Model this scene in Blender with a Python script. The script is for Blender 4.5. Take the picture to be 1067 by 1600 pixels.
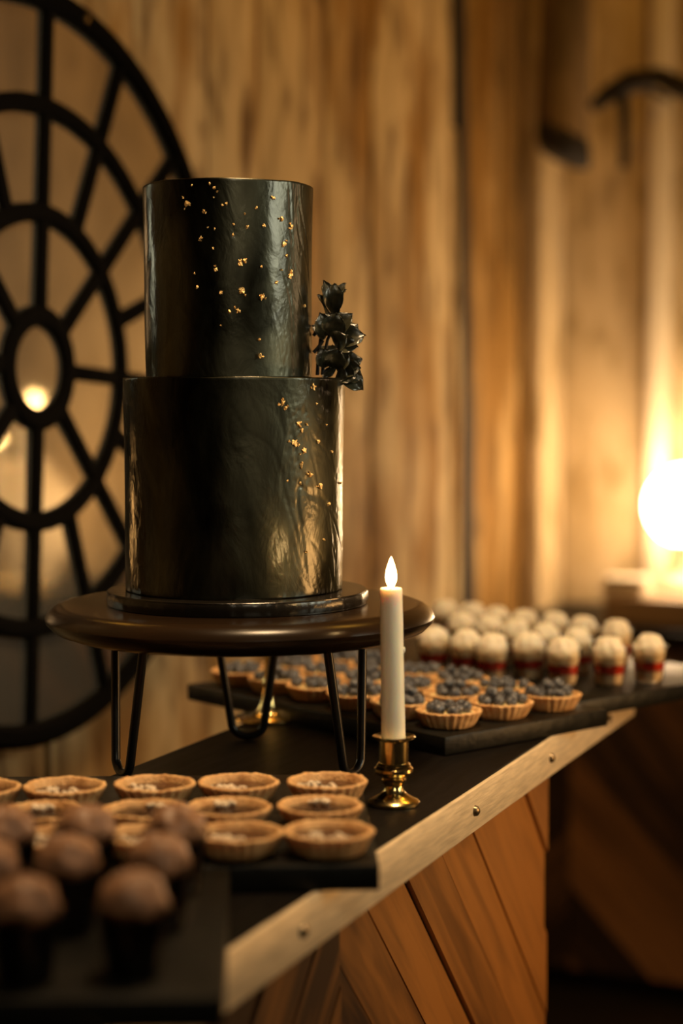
import bpy, math, random
from mathutils import Vector, Matrix, noise
random.seed(7)
scn = bpy.context.scene
for o in list(bpy.data.objects): bpy.data.objects.remove(o)
COL = scn.collection
# ------------------------------------------------------------------ camera
F, H = 2800.0, 0.345                       # focal length in pixels of the 1067x1600 frame, height above the counter top
PITCH = math.atan(185 / F)
cam = bpy.data.cameras.new('camera'); camo = bpy.data.objects.new('camera', cam); COL.objects.link(camo)
cam.sensor_fit = 'VERTICAL'; cam.sensor_height = 36; cam.sensor_width = 24; cam.lens = F * 36 / 1600
camo.location = (0, 0, H); camo.rotation_euler = (math.pi / 2 - PITCH, 0, 0)
cam.clip_start = .05; cam.dof.use_dof = True; cam.dof.focus_distance = 1.59; cam.dof.aperture_fstop = 2.3
scn.camera = camo
# ------------------------------------------------------------------ world, lights, exposure
scn.view_settings.view_transform = 'Standard'; scn.view_settings.look = 'None'
scn.view_settings.gamma = 1; scn.view_settings.use_curve_mapping = False
scn.view_settings.exposure = 0.0
w = bpy.data.worlds.new('world'); scn.world = w; w.use_nodes = True
w.node_tree.nodes['Background'].inputs[0].default_value = (1, .62, .30, 1)
w.node_tree.nodes['Background'].inputs[1].default_value = .012
def area(name, loc, target, size, energy, col, spread=180):
    l = bpy.data.lights.new(name, 'AREA'); l.shape = 'DISK'; l.size = size; l.energy = energy; l.color = col
    l.spread = math.radians(spread)
    o = bpy.data.objects.new(name, l); COL.objects.link(o); o.location = loc
    o.rotation_euler = (Vector(target) - Vector(loc)).to_track_quat('-Z', 'Y').to_euler(); return o
WARM = (1, .56, .2)
area('side_wall_fill', (2.0, 2.35, .65), (-.1, 3.0, .3), .5, 2.5, (1, .62, .32))        # warm fill added off to the right to brighten the wall
area('wall_wash_light', (.95, 2.5, 2.1), (.5, 3.5, .75), .35, 8, (1, .46, .05))        # orange wash added from overhead for the upper plank wall
area('low_right_fill', (.95, 1.62, .06), (.2, 1.75, -.2), .25, 3.4, (1, .52, .17))       # warm light added low on the right for strip and panel
area('side_window', (1.7, 1.15, .85), (-.05, 1.75, .47), .8, 1.6, (.92, .92, .70), 50)  # dim window on the right side of the room
area('front_fill', (.5, -.4, 1.2), (-.05, 1.65, .2), .5, .9, (1, .86, .60), 70)        # faint fill added behind the viewer for cups and tarts
area('overhead_key', (.15, 1.45, 1.75), (-.05, 1.7, 0), .3, 6.0, (1, .66, .34), 75)          # key light added above the frame for the desserts

# ------------------------------------------------------------------ helpers
def ray(x, y):
    u, v = (x - 533.5) / F, (800 - y) / F
    return Vector((u, math.cos(PITCH) + v * math.sin(PITCH), -math.sin(PITCH) + v * math.cos(PITCH)))
def at_z(x, y, z):
    r = ray(x, y); return r * ((z - H) / r.z) + Vector((0, 0, H))
def at_y(x, y, Y):
    r = ray(x, y); return r * (Y / r.y) + Vector((0, 0, H))
def mesh(name, verts, faces, mat=None, smooth=True, autosm=None):
    m = bpy.data.meshes.new(name); m.from_pydata([tuple(v) for v in verts], [], faces); m.update()
    if smooth:
        m.polygons.foreach_set('use_smooth', [True] * len(m.polygons))
        if autosm: m.set_sharp_from_angle(angle=math.radians(autosm))
    if mat: m.materials.append(mat)
    return m
def obj(name, m, parent=None, loc=(0, 0, 0), rot=(0, 0, 0), scale=(1, 1, 1), mat4=None):
    o = bpy.data.objects.new(name, m); COL.objects.link(o)
    if mat4 is not None: o.matrix_local = mat4
    else: o.location = loc; o.rotation_euler = rot; o.scale = scale
    if parent: o.parent = parent
    t = random.random(); o.color = (t, t, t, 1)          # own tone of a plank
    return o
def tag(o, label=None, cat=None, group=None, kind=None):
    if label: o['label'] = label
    if cat: o['category'] = cat
    if group: o['group'] = group
    if kind: o['kind'] = kind
    return o
def thing(name, label, cat, loc=(0, 0, 0), rz=0, group=None, kind=None):
    o = bpy.data.objects.new(name, None); COL.objects.link(o); o.location = loc; o.rotation_euler = (0, 0, rz)
    o.empty_display_size = .02
    return tag(o, label, cat, group, kind)
def box_vf(x0, x1, y0, y1, z0, z1, b=.002):
    # box with chamfered edges
    import bmesh
    bm = bmesh.new(); bmesh.ops.create_cube(bm, size=1)
    for v in bm.verts: v.co = Vector(((x0 + x1) / 2 + v.co.x * (x1 - x0), (y0 + y1) / 2 + v.co.y * (y1 - y0), (z0 + z1) / 2 + v.co.z * (z1 - z0)))
    if b: bmesh.ops.bevel(bm, geom=bm.edges[:], offset=b, segments=2, profile=.5, affect='EDGES')
    vs = [v.co.copy() for v in bm.verts]; bm.verts.index_update(); fs = [[v.index for v in f.verts] for f in bm.faces]; bm.free()
    return vs, fs
def box(name, dims, mat, b=.002):
    return mesh(name, *box_vf(*dims, b), mat, True, 30)
def lathe(name, prof, mat, seg=48, mod=None, autosm=35):
    vs, fs, rings = [], [], []
    for i, (r, z) in enumerate(prof):
        if r < 1e-6: rings.append([len(vs)]); vs.append((0, 0, z)); continue
        ring = []
        for k in range(seg):
            a = 2 * math.pi * k / seg; rr, zz = (r, z) if mod is None else mod(a, r, z, i)
            ring.append(len(vs)); vs.append((rr * math.cos(a), rr * math.sin(a), zz))
        rings.append(ring)
    for A, B in zip(rings, rings[1:]):
        for k in range(seg):
            k2 = (k + 1) % seg
            if len(A) == 1 and len(B) == 1: continue
            if len(A) == 1: fs.append([A[0], B[k], B[k2]][::-1])
            elif len(B) == 1: fs.append([A[k], A[k2], B[0]])
            else: fs.append([A[k], A[k2], B[k2], B[k]])
    return mesh(name, vs, fs, mat, True, autosm)
def tube_vf(pts, rad, seg=12, off=0):
    pts = [Vector(p) for p in pts]; n = len(pts); vs, fs = [], []
    rad = rad if isinstance(rad, (list, tuple)) else [rad] * n
    ref = None
    for i, p in enumerate(pts):
        t = (pts[min(i + 1, n - 1)] - pts[max(i - 1, 0)]).normalized()
        if ref is None: ref = t.orthogonal().normalized()
        ref = (ref - t * ref.dot(t)).normalized(); b = t.cross(ref)
        for k in range(seg):
            a = 2 * math.pi * k / seg; vs.append(p + (ref * math.cos(a) + b * math.sin(a)) * rad[i])
    for i in range(n - 1):
        for k in range(seg):
            k2 = (k + 1) % seg; fs.append([off + i * seg + k, off + i * seg + k2, off + (i + 1) * seg + k2, off + (i + 1) * seg + k])
    fs.append([off + k for k in range(seg)][::-1]); fs.append([off + (n - 1) * seg + k for k in range(seg)])
    return vs, fs
def tube(name, pts, rad, mat, seg=12): return mesh(name, *tube_vf(pts, rad, seg), mat, True, 50)
def ico(sub=2):
    import bmesh
    bm = bmesh.new(); bmesh.ops.create_icosphere(bm, subdivisions=sub, radius=1)
    vs = [v.co.copy() for v in bm.verts]; bm.verts.index_update(); fs = [[v.index for v in f.verts] for f in bm.faces]; bm.free(); return vs, fs
def merge(parts):
    V, Fc = [], []
    for vs, fs in parts:
        o = len(V); V += list(vs); Fc += [[i + o for i in f] for f in fs]
    return V, Fc

# ------------------------------------------------------------------ materials
def material(name):
    m = bpy.data.materials.new(name); m.use_nodes = True; nt = m.node_tree
    return m, nt, nt.nodes['Principled BSDF'], nt.nodes.new, nt.links.new
def simple(name, col, rough=.5, metal=0, bump=0, bscale=60, var=0, vscale=20, spec=.5, coat=0, stretch=(1, 1, 1), sss=0, col2=None, rvar=0):
    m, nt, b, N, L = material(name)
    b.inputs['Roughness'].default_value = rough; b.inputs['Metallic'].default_value = metal
    b.inputs['Specular IOR Level'].default_value = spec; b.inputs['Coat Weight'].default_value = coat
    b.inputs['Base Color'].default_value = (*col, 1)
    tc = N('ShaderNodeTexCoord'); mp = N('ShaderNodeMapping'); mp.inputs['Scale'].default_value = stretch; L(tc.outputs['Object'], mp.inputs[0])
    nz = N('ShaderNodeTexNoise'); nz.inputs['Scale'].default_value = vscale; nz.inputs['Detail'].default_value = 5; L(mp.outputs[0], nz.inputs['Vector'])
    c2 = col2 or tuple(c * (1 - var) for c in col)
    if var or col2:
        rp = N('ShaderNodeValToRGB'); rp.color_ramp.elements[0].position = .35; rp.color_ramp.elements[1].position = .65
        rp.color_ramp.elements[0].color = (*c2, 1); rp.color_ramp.elements[1].color = (*col, 1)
        L(nz.outputs['Fac'], rp.inputs[0]); L(rp.outputs[0], b.inputs['Base Color'])
    if rvar:
        mr = N('ShaderNodeMapRange'); mr.inputs[3].default_value = max(.03, rough - rvar); mr.inputs[4].default_value = rough + rvar
        L(nz.outputs['Fac'], mr.inputs[0]); L(mr.outputs[0], b.inputs['Roughness'])
    if bump:
        n2 = N('ShaderNodeTexNoise'); n2.inputs['Scale'].default_value = bscale; n2.inputs['Detail'].default_value = 6; L(mp.outputs[0], n2.inputs['Vector'])
        bp = N('ShaderNodeBump'); bp.inputs['Strength'].default_value = bump; bp.inputs['Distance'].default_value = .004
        L(n2.outputs['Fac'], bp.inputs['Height']); L(bp.outputs[0], b.inputs['Normal'])
    if sss:
        b.inputs['Subsurface Weight'].default_value = sss; b.inputs['Subsurface Radius'].default_value = (.02, .01, .005); b.inputs['Subsurface Scale'].default_value = .5
    return m
def wood(name, dark, light, rough=.45, grain=(3, 40, 40), rnd=.6, coat=0, spec=.5, bump=.15):
    """grain along local X; every plank takes its own tone"""
    m, nt, b, N, L = material(name)
    tc = N('ShaderNodeTexCoord'); mp = N('ShaderNodeMapping'); mp.inputs['Scale'].default_value = grain
    oi = N('ShaderNodeObjectInfo'); ml = N('ShaderNodeMath'); ml.operation = 'MULTIPLY'; ml.inputs[1].default_value = 37.0
    L(oi.outputs['Random'], ml.inputs[0]); cb = N('ShaderNodeCombineXYZ'); L(ml.outputs[0], cb.inputs[0]); L(ml.outputs[0], cb.inputs[2])
    L(cb.outputs[0], mp.inputs['Location']); L(tc.outputs['Object'], mp.inputs[0])
    nz = N('ShaderNodeTexNoise'); nz.inputs['Scale'].default_value = 1.6; nz.inputs['Detail'].default_value = 7; nz.inputs['Distortion'].default_value = .6; L(mp.outputs[0], nz.inputs['Vector'])
    mx = N('ShaderNodeMath'); mx.operation = 'MULTIPLY_ADD'; mx.inputs[1].default_value = rnd; mx.inputs[2].default_value = -.5 * rnd
    L(oi.outputs['Color'], mx.inputs[0]); ad = N('ShaderNodeMath'); ad.operation = 'ADD'; L(mx.outputs[0], ad.inputs[0]); L(nz.outputs['Fac'], ad.inputs[1])
    rp = N('ShaderNodeValToRGB'); e = rp.color_ramp.elements; e[0].position = .2; e[1].position = .85; e[0].color = (*dark, 1); e[1].color = (*light, 1)
    L(ad.outputs[0], rp.inputs[0]); L(rp.outputs[0], b.inputs['Base Color'])
    bp = N('ShaderNodeBump'); bp.inputs['Strength'].default_value = bump; bp.inputs['Distance'].default_value = .003; L(nz.outputs['Fac'], bp.inputs['Height']); L(bp.outputs[0], b.inputs['Normal'])
    b.inputs['Roughness'].default_value = rough; b.inputs['Coat Weight'].default_value = coat; b.inputs['Coat Roughness'].default_value = .25; b.inputs['Specular IOR Level'].default_value = spec
    return m
def emit(name, col, s):
    m = bpy.data.materials.new(name); m.use_nodes = True; nt = m.node_tree; nt.nodes.clear()
    e = nt.nodes.new('ShaderNodeEmission'); e.inputs[0].default_value = (*col, 1); e.inputs[1].default_value = s
    o = nt.nodes.new('ShaderNodeOutputMaterial'); nt.links.new(e.outputs[0], o.inputs[0]); return m
def thin_clear(name):
    """thin clear plastic wall"""
    m = bpy.data.materials.new(name); m.use_nodes = True; nt = m.node_tree; nt.nodes.clear(); N = nt.nodes.new; L = nt.links.new
    t = N('ShaderNodeBsdfTransparent'); t.inputs[0].default_value = (.97, .95, .92, 1)
    g = N('ShaderNodeBsdfGlossy'); g.inputs['Roughness'].default_value = .06
    f = N('ShaderNodeFresnel'); f.inputs[0].default_value = 1.5
    mx = N('ShaderNodeMixShader'); L(f.outputs[0], mx.inputs[0]); L(t.outputs[0], mx.inputs[1]); L(g.outputs[0], mx.inputs[2])
    o = N('ShaderNodeOutputMaterial'); L(mx.outputs[0], o.inputs[0]); return m

def whitewash(name, base, stain, dark, thr=.5):
    """old white-washed board, grain along local Z"""
    m, nt, b, N, L = material(name)
    tc = N('ShaderNodeTexCoord'); oi = N('ShaderNodeObjectInfo'); ml = N('ShaderNodeMath'); ml.operation = 'MULTIPLY'; ml.inputs[1].default_value = 53
    L(oi.outputs['Random'], ml.inputs[0]); cb = N('ShaderNodeCombineXYZ'); L(ml.outputs[0], cb.inputs[0]); L(ml.outputs[0], cb.inputs[2])
    def nz(sc, scale, det):
        mp = N('ShaderNodeMapping'); mp.inputs['Scale'].default_value = sc; L(tc.outputs['Object'], mp.inputs[0]); L(cb.outputs[0], mp.inputs['Location'])
        n = N('ShaderNodeTexNoise'); n.inputs['Scale'].default_value = scale; n.inputs['Detail'].default_value = det; n.inputs['Distortion'].default_value = .4; L(mp.outputs[0], n.inputs['Vector']); return n
    big = nz((5, 5, 2.0), 1.0, 6); fine = nz((20, 20, 6), 1.0, 4)
    r1 = N('ShaderNodeValToRGB'); e = r1.color_ramp.elements; e[0].position = thr - .09; e[1].position = thr + .07; e[0].color = (*stain, 1); e[1].color = (*base, 1); L(big.outputs['Fac'], r1.inputs[0])
    r2 = N('ShaderNodeValToRGB'); e = r2.color_ramp.elements; e[0].position = .30; e[1].position = .52; e[0].color = (1, 1, 1, 1); e[1].color = (0, 0, 0, 1); L(fine.outputs['Fac'], r2.inputs[0])
    mx = N('ShaderNodeMix'); mx.data_type = 'RGBA'; L(r2.outputs[0], mx.inputs['Factor']); L(r1.outputs[0], mx.inputs['A']); mx.inputs['B'].default_value = (*dark, 1)
    L(mx.outputs['Result'], b.inputs['Base Color']); b.inputs['Roughness'].default_value = .75; b.inputs['Specular IOR Level'].default_value = .25
    bp = N('ShaderNodeBump'); bp.inputs['Strength'].default_value = .3; bp.inputs['Distance'].default_value = .004; L(fine.outputs['Fac'], bp.inputs['Height']); L(bp.outputs[0], b.inputs['Normal'])
    return m

M_wash = whitewash('whitewashed_boards', (.62, .48, .27), (.32, .175, .045), (.12, .062, .018))
M_wash2 = whitewash('pale_boards', (.58, .45, .27), (.44, .32, .16), (.30, .21, .09), .42)
M_stain = whitewash('stained_boards', (.46, .30, .12), (.27, .145, .035), (.12, .065, .016), .55)
M_floor = wood('dark_floor', (.008, .006, .004), (.025, .016, .009), .5, (2, 30, 30))
M_gap = simple('gap_shadow_board', (.02, .013, .008), .8)
M_top = simple('dark_stained_counter', (.006, .0045, .0035), .5, bump=.12, bscale=30, var=.4, vscale=15, spec=.06, stretch=(1, 6, 6), rvar=.08)
M_chev = wood('chevron_planks', (.035, .013, .004), (.42, .17, .035), .5, (3, 30, 30), .75, .15)
M_chev2 = wood('chevron_planks_dark', (.03, .013, .006), (.32, .145, .045), .55, (3, 30, 30), .8)
M_band = simple('pale_metal_strip', (.88, .70, .46), .45, .15, bump=.12, bscale=25, var=.25, vscale=14, stretch=(2, 10, 20), rvar=.1)
M_bolt = simple('bolt_steel', (.18, .14, .09), .35, .9)
M_board = simple('black_slate', (.007, .0065, .0048), .42, bump=.25, bscale=90, var=.3, vscale=30, spec=.2, rvar=.1)
M_frame = simple('black_iron_frame', (.003, .0025, .002), .85, .0, bump=.2, bscale=50, spec=.02)
M_crust = simple('tart_crust', (.78, .46, .20), .62, bump=.5, bscale=220, col2=(.56, .28, .095), vscale=70, sss=.12)
M_choc = simple('chocolate_ganache', (.035, .014, .006), .2, bump=.05, bscale=60, spec=.25)
M_caramel = simple('milk_chocolate_filling', (.085, .032, .012), .25, bump=.1, bscale=70, var=.3, vscale=40)
M_crumb = simple('pale_crumbs', (.88, .70, .50), .7, bump=.3, bscale=300, var=.3, vscale=150)
M_custard = simple('custard', (.78, .60, .30), .4, bump=.15, bscale=120, sss=.2)
M_berry = simple('blueberry_skin', (.020, .022, .032), .38, bump=.15, bscale=250, col2=(.16, .16, .17), vscale=130, spec=.5)
M_crown = simple('blueberry_crown', (.03, .025, .03), .7)
M_cream = simple('whipped_cream', (.90, .80, .62), .5, bump=.2, bscale=120, sss=.25)
M_sponge = simple('sponge_layer', (.80, .62, .38), .8, bump=.5, bscale=260, var=.25, vscale=120)
M_jam = simple('red_jam', (.62, .05, .018), .25, var=.4, vscale=90)
M_cup = thin_clear('clear_plastic')
M_mousse = simple('mauve_mousse', (.36, .18, .095), .42, bump=.3, bscale=120, var=.25, vscale=60)
M_cupchoc = simple('dark_mousse', (.018, .008, .005), .4)
M_brass = simple('brass', (.80, .60, .26), .2, 1, bump=.06, bscale=40, var=.3, vscale=40, rvar=.08)
M_wax = simple('ivory_wax', (.90, .86, .70), .45, bump=.08, bscale=50, sss=.35)
M_wick = simple('wick', (.01, .008, .006), .9)
M_flame = emit('flame', (1, .62, .24), 55)
M_stand = wood('dark_walnut', (.007, .004, .002), (.024, .012, .005), .25, (2, 18, 30), .1, .1, .2, .05)
M_leg = simple('black_steel_rod', (.012, .010, .009), .32, .4, bump=.05, bscale=80)
M_drum = simple('black_foil', (.014, .011, .008), .22, .3, bump=.25, bscale=60, spec=.6)
M_gold = simple('gold_leaf', (1.0, .66, .26), .45, .65, bump=.5, bscale=400)
M_petal = simple('black_sugar_petal', (.012, .013, .009), .30, 0, bump=.25, bscale=3, col2=(.05, .048, .026), vscale=2.5, spec=.8)
M_stem = simple('black_stem', (.012, .010, .008), .5)
M_linen = simple('white_linen', (.75, .66, .5), .8, bump=.2, bscale=150)
M_crate = wood('crate_wood', (.10, .06, .03), (.35, .23, .12), .6)
M_log = simple('weathered_log', (.24, .16, .08), .85, bump=.6, bscale=14, col2=(.07, .045, .02), vscale=9, stretch=(1, 1, .35))
M_char = simple('charred_wood', (.014, .010, .007), .8, bump=.5, bscale=30)
M_globe = emit('lamp_globe_glow', (1, .68, .38), 34)
M_rim_glow = emit('rim_lamp_glow', (1, .68, .38), 18)  # glow of the column added to light the cake rim
M_ceramic = simple('pale_ceramic', (.72, .62, .45), .4)

def mirror_mat():
    m, nt, b, N, L = material('old_mirror_glass')
    b.inputs['Base Color'].default_value = (.74, .70, .60, 1); b.inputs['Metallic'].default_value = .92; b.inputs['Roughness'].default_value = .12
    tc = N('ShaderNodeTexCoord'); nz = N('ShaderNodeTexNoise'); nz.inputs['Scale'].default_value = 9; nz.inputs['Detail'].default_value = 5; L(tc.outputs['Object'], nz.inputs['Vector'])
    mr = N('ShaderNodeMapRange'); mr.inputs[1].default_value = .3; mr.inputs[2].default_value = .75; mr.inputs[3].default_value = .03; mr.inputs[4].default_value = .07; L(nz.outputs['Fac'], mr.inputs[0]); L(mr.outputs[0], b.inputs['Roughness'])
    return m
M_mirror = mirror_mat()

def cake_mat():
    m, nt, b, N, L = material('black_lustre_icing')
    tc = N('ShaderNodeTexCoord')
    mp = N('ShaderNodeMapping'); mp.inputs['Scale'].default_value = (1, 1, .55); L(tc.outputs['Object'], mp.inputs[0])
    n1 = N('ShaderNodeTexNoise'); n1.inputs['Scale'].default_value = 11; n1.inputs['Detail'].default_value = 7; n1.inputs['Distortion'].default_value = .8; L(mp.outputs[0], n1.inputs['Vector'])
    rp = N('ShaderNodeValToRGB'); e = rp.color_ramp.elements; e[0].position = .40; e[1].position = .66; e[0].color = (.004, .0036, .0025, 1); e[1].color = (.085, .082, .055, 1)
    L(n1.outputs['Fac'], rp.inputs[0]); L(rp.outputs[0], b.inputs['Base Color'])
    b.inputs['Metallic'].default_value = 1; b.inputs['Specular Tint'].default_value = (.4, .4, .35, 1)
    mr = N('ShaderNodeMapRange'); mr.inputs[3].default_value = .30; mr.inputs[4].default_value = .46; L(n1.outputs['Fac'], mr.inputs[0]); L(mr.outputs[0], b.inputs['Roughness'])
    n2 = N('ShaderNodeTexNoise'); n2.inputs['Scale'].default_value = 34; n2.inputs['Detail'].default_value = 8; n2.inputs['Distortion'].default_value = .5; L(mp.outputs[0], n2.inputs['Vector'])
    bp = N('ShaderNodeBump'); bp.inputs['Strength'].default_value = .42; bp.inputs['Distance'].default_value = .004; L(n2.outputs['Fac'], bp.inputs['Height']); L(bp.outputs[0], b.inputs['Normal'])
    b.inputs['Coat Weight'].default_value = .5; b.inputs['Coat Roughness'].default_value = .16; L(bp.outputs[0], b.inputs['Coat Normal'])
    return m
M_cake = cake_mat()

# ------------------------------------------------------------------ the room
FLOOR = -.90
TH = math.radians(25)
U = Vector((math.sin(TH), math.cos(TH), 0)); NW = Vector((math.cos(TH), -math.sin(TH), 0)); UP = Vector((0, 0, 1))
MC = at_y(58, 575, 2.25)                                  # centre of the round mirror
WALL0 = MC - NW * .03                                     # a point on the face of the plank wall
tag(obj('floor', box('floor', (-3, 4.2, -1.0, 6.5, FLOOR - .05, FLOOR), M_floor, 0)), kind='structure')
def wall_frame(p, u, n):                                  # local x along the wall, y out of the wall, z up
    return Matrix(((u.x, n.x, 0, p.x), (u.y, n.y, 0, p.y), (0, 0, 1, 0), (0, 0, 0, 1)))
WF = wall_frame(Vector((WALL0.x, WALL0.y, 0)), U, NW)
ROOMTOP = 2.25
S_END = 2.06                                              # where the plank wall meets the right wall
def planked_wall(name, mat4, s0, s1, mat, widths, gapmat, special=None):
    root = tag(bpy.data.objects.new(name, mesh(name, *box_vf(s0, s1, -.10, -.03, FLOOR, ROOMTOP, 0), gapmat, False)), kind='structure')
    COL.objects.link(root); root.matrix_local = mat4
    s = s0; i = 0; rr = random.Random(3)
    while s < s1 - .02:
        wd = min(widths[i % len(widths)], s1 - s); i += 1
        proud = rr.uniform(-.006, .004)
        g = .005
        zc = (FLOOR + ROOMTOP) / 2; hh = (ROOMTOP - FLOOR) / 2
        m = box('plank', (-wd / 2 + g / 2, wd / 2 - g / 2, -.03, proud, -hh, hh), mat, .002)
        obj('plank', m, root, (s + wd / 2, 0, zc), (0, rr.uniform(-.002, .002), 0)); s += wd
    return root
def s_at(x, y):                                           # distance along the plank wall where a picture column meets it
    r = ray(x, y); t = (WALL0 - Vector((0, 0, H))).dot(NW) / r.dot(NW); return (r * t + Vector((0, 0, H)) - WALL0).dot(U)
sj = s_at(724, 600)                                       # the wide dark joint
planked_wall('wall_left', WF, -2.6, sj - .018, M_wash, [.21, .17, .24, .19, .26, .15, .22], M_gap)
s8 = s_at(829, 600)
w2 = planked_wall('wall_back', WF, sj + .018, s8, M_stain, [(s8 - sj - .018) / 2], M_gap)
w2b = planked_wall('wall_corner', WF, s8, S_END, M_wash2, [.5], M_gap)
zc_ = at_y(722, 500, 3.6).z
tag(obj('trim_1', box('joint', (-.030, .030, -.09, .006, FLOOR - zc_ + .02, ROOMTOP - zc_), M_gap, .002), mat4=WF @ Matrix.Translation((sj, 0, zc_)) @ Matrix.Rotation(math.radians(-3.4), 4, 'Y')), kind='structure')
# right wall: comes towards the viewer from the corner
CORNER = WF @ Vector((S_END, 0, 0))
U2 = NW.copy(); N2 = -U
WF2 = wall_frame(CORNER, U2, N2)
planked_wall('wall_right', WF2, -.03, 3.4, M_wash2, [.34, .28, .36, .30], M_gap)
# corner post, pale
tag(obj('trim_2', box('corner_post', (S_END - .16, S_END - .002, -.01, .05, FLOOR, ROOMTOP), M_wash2, .006), mat4=WF), kind='structure')

# ------------------------------------------------------------------ round window mirror
def round_mirror():
    root = thing('round_window_mirror', 'large round black-framed window mirror with ringed panes on the plank wall', 'mirror')
    root.matrix_local = Matrix(((U.x, NW.x, 0, MC.x), (U.y, NW.y, 0, MC.y), (0, 0, 1, MC.z), (0, 0, 0, 1)))
    RO = [.065, .193, .326, .46]; OFF = math.radians(3.5)
    def ring(name, r, wd, dep):
        prof = [(r - wd / 2, -.02), (r + wd / 2, -.02), (r + wd / 2, dep * .6), (r + wd * .25, dep), (r - wd * .25, dep), (r - wd / 2, dep * .6), (r - wd / 2, -.02)]
        vs, fs = [], []; S = 128
        for k in range(S):
            a = 2 * math.pi * k / S
            for (q, y) in prof[:-1]: vs.append((q * math.sin(a), y, q * math.cos(a)))
        n = len(prof) - 1
        for k in range(S):
            for j in range(n):
                fs.append([k * n + j, k * n + (j + 1) % n, ((k + 1) % S) * n + (j + 1) % n, ((k + 1) % S) * n + j])
        return obj(name, mesh(name, vs, fs, M_frame, True, 30), root)
    ring('outer_ring', RO[3], .030, .014)
    for r in RO[:3]: ring('inner_ring', r, .024 if r > .1 else .026, .010)
    def spoke(a, r0, r1):
        wd = .020
        m = box('spoke', (-wd / 2, wd / 2, -.018, .008, r0, r1), M_frame, .003)
        obj('spoke', m, root, rot=(0, a, 0))
    for k in range(16):
        a = k * math.pi / 8 + OFF
        if k % 2 == 0: spoke(a, RO[0] + .008, RO[1] - .006)
        spoke(a, RO[1] + .006, RO[2] - .006); spoke(a, RO[2] + .006, RO[3] - .008)
    rr = random.Random(5)
    def pane(a0, a1, r0, r1):
        n = 10 if r0 > 0 else 40; vs, fs = [], []
        am, rm = (a0 + a1) / 2, (r0 + r1) / 2 if r0 > 0 else 0
        c = Vector((rm * math.sin(am), 0, rm * math.cos(am)))
        for y in (-.004, .0):
            for k in range(n + 1):
                a = a0 + (a1 - a0) * k / n
                for r in ((r0, r1) if r0 > 0 else (r1,)): vs.append(Vector((r * math.sin(a), y, r * math.cos(a))) - c)
        if r0 > 0:
            T = 2 * (n + 1)
            for k in range(n):
                i = 2 * k
                fs.append([T + i, T + i + 1, T + i + 3, T + i + 2]); fs.append([i, i + 2, i + 3, i + 1])
                fs.append([T + i + 1, i + 1, i + 3, T + i + 3]); fs.append([T + i, T + i + 2, i + 2, i])
        else:
            T = n + 1; fs.append([T + k for k in range(n)]); fs.append([k for k in range(n)][::-1])
            for k in range(n): fs.append([T + k, k, k + 1, T + k + 1])
        tilt = .006
        obj('pane', mesh('pane', vs, fs, M_mirror, False), root, c, (rr.uniform(-tilt, tilt), 0, rr.uniform(-tilt, tilt)))
    pane(0, 2 * math.pi, 0, RO[0] - .008)
    for k in range(8): pane(k * math.pi / 4 + OFF, (k + 1) * math.pi / 4 + OFF, RO[0] + .004, RO[1])
    for k in range(16):
        pane(k * math.pi / 8 + OFF, (k + 1) * math.pi / 8 + OFF, RO[1], RO[2]); pane(k * math.pi / 8 + OFF, (k + 1) * math.pi / 8 + OFF, RO[2], RO[3])
    r = ray(121, 31); t = (MC - Vector((0, 0, H))).dot(NW) / r.dot(NW); P = Matrix(((U.x, NW.x, 0, MC.x), (U.y, NW.y, 0, MC.y), (0, 0, 1, MC.z), (0, 0, 0, 1))).inverted() @ (r * t + Vector((0, 0, H)))
    obj('stud', lathe('stud', [(.005, 0), (.005, .003), (.003, .005), (0, .0055)], M_brass, 16), root, (P.x, .012, P.z), (-math.pi / 2, 0, 0))
    return root
round_mirror()

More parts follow.
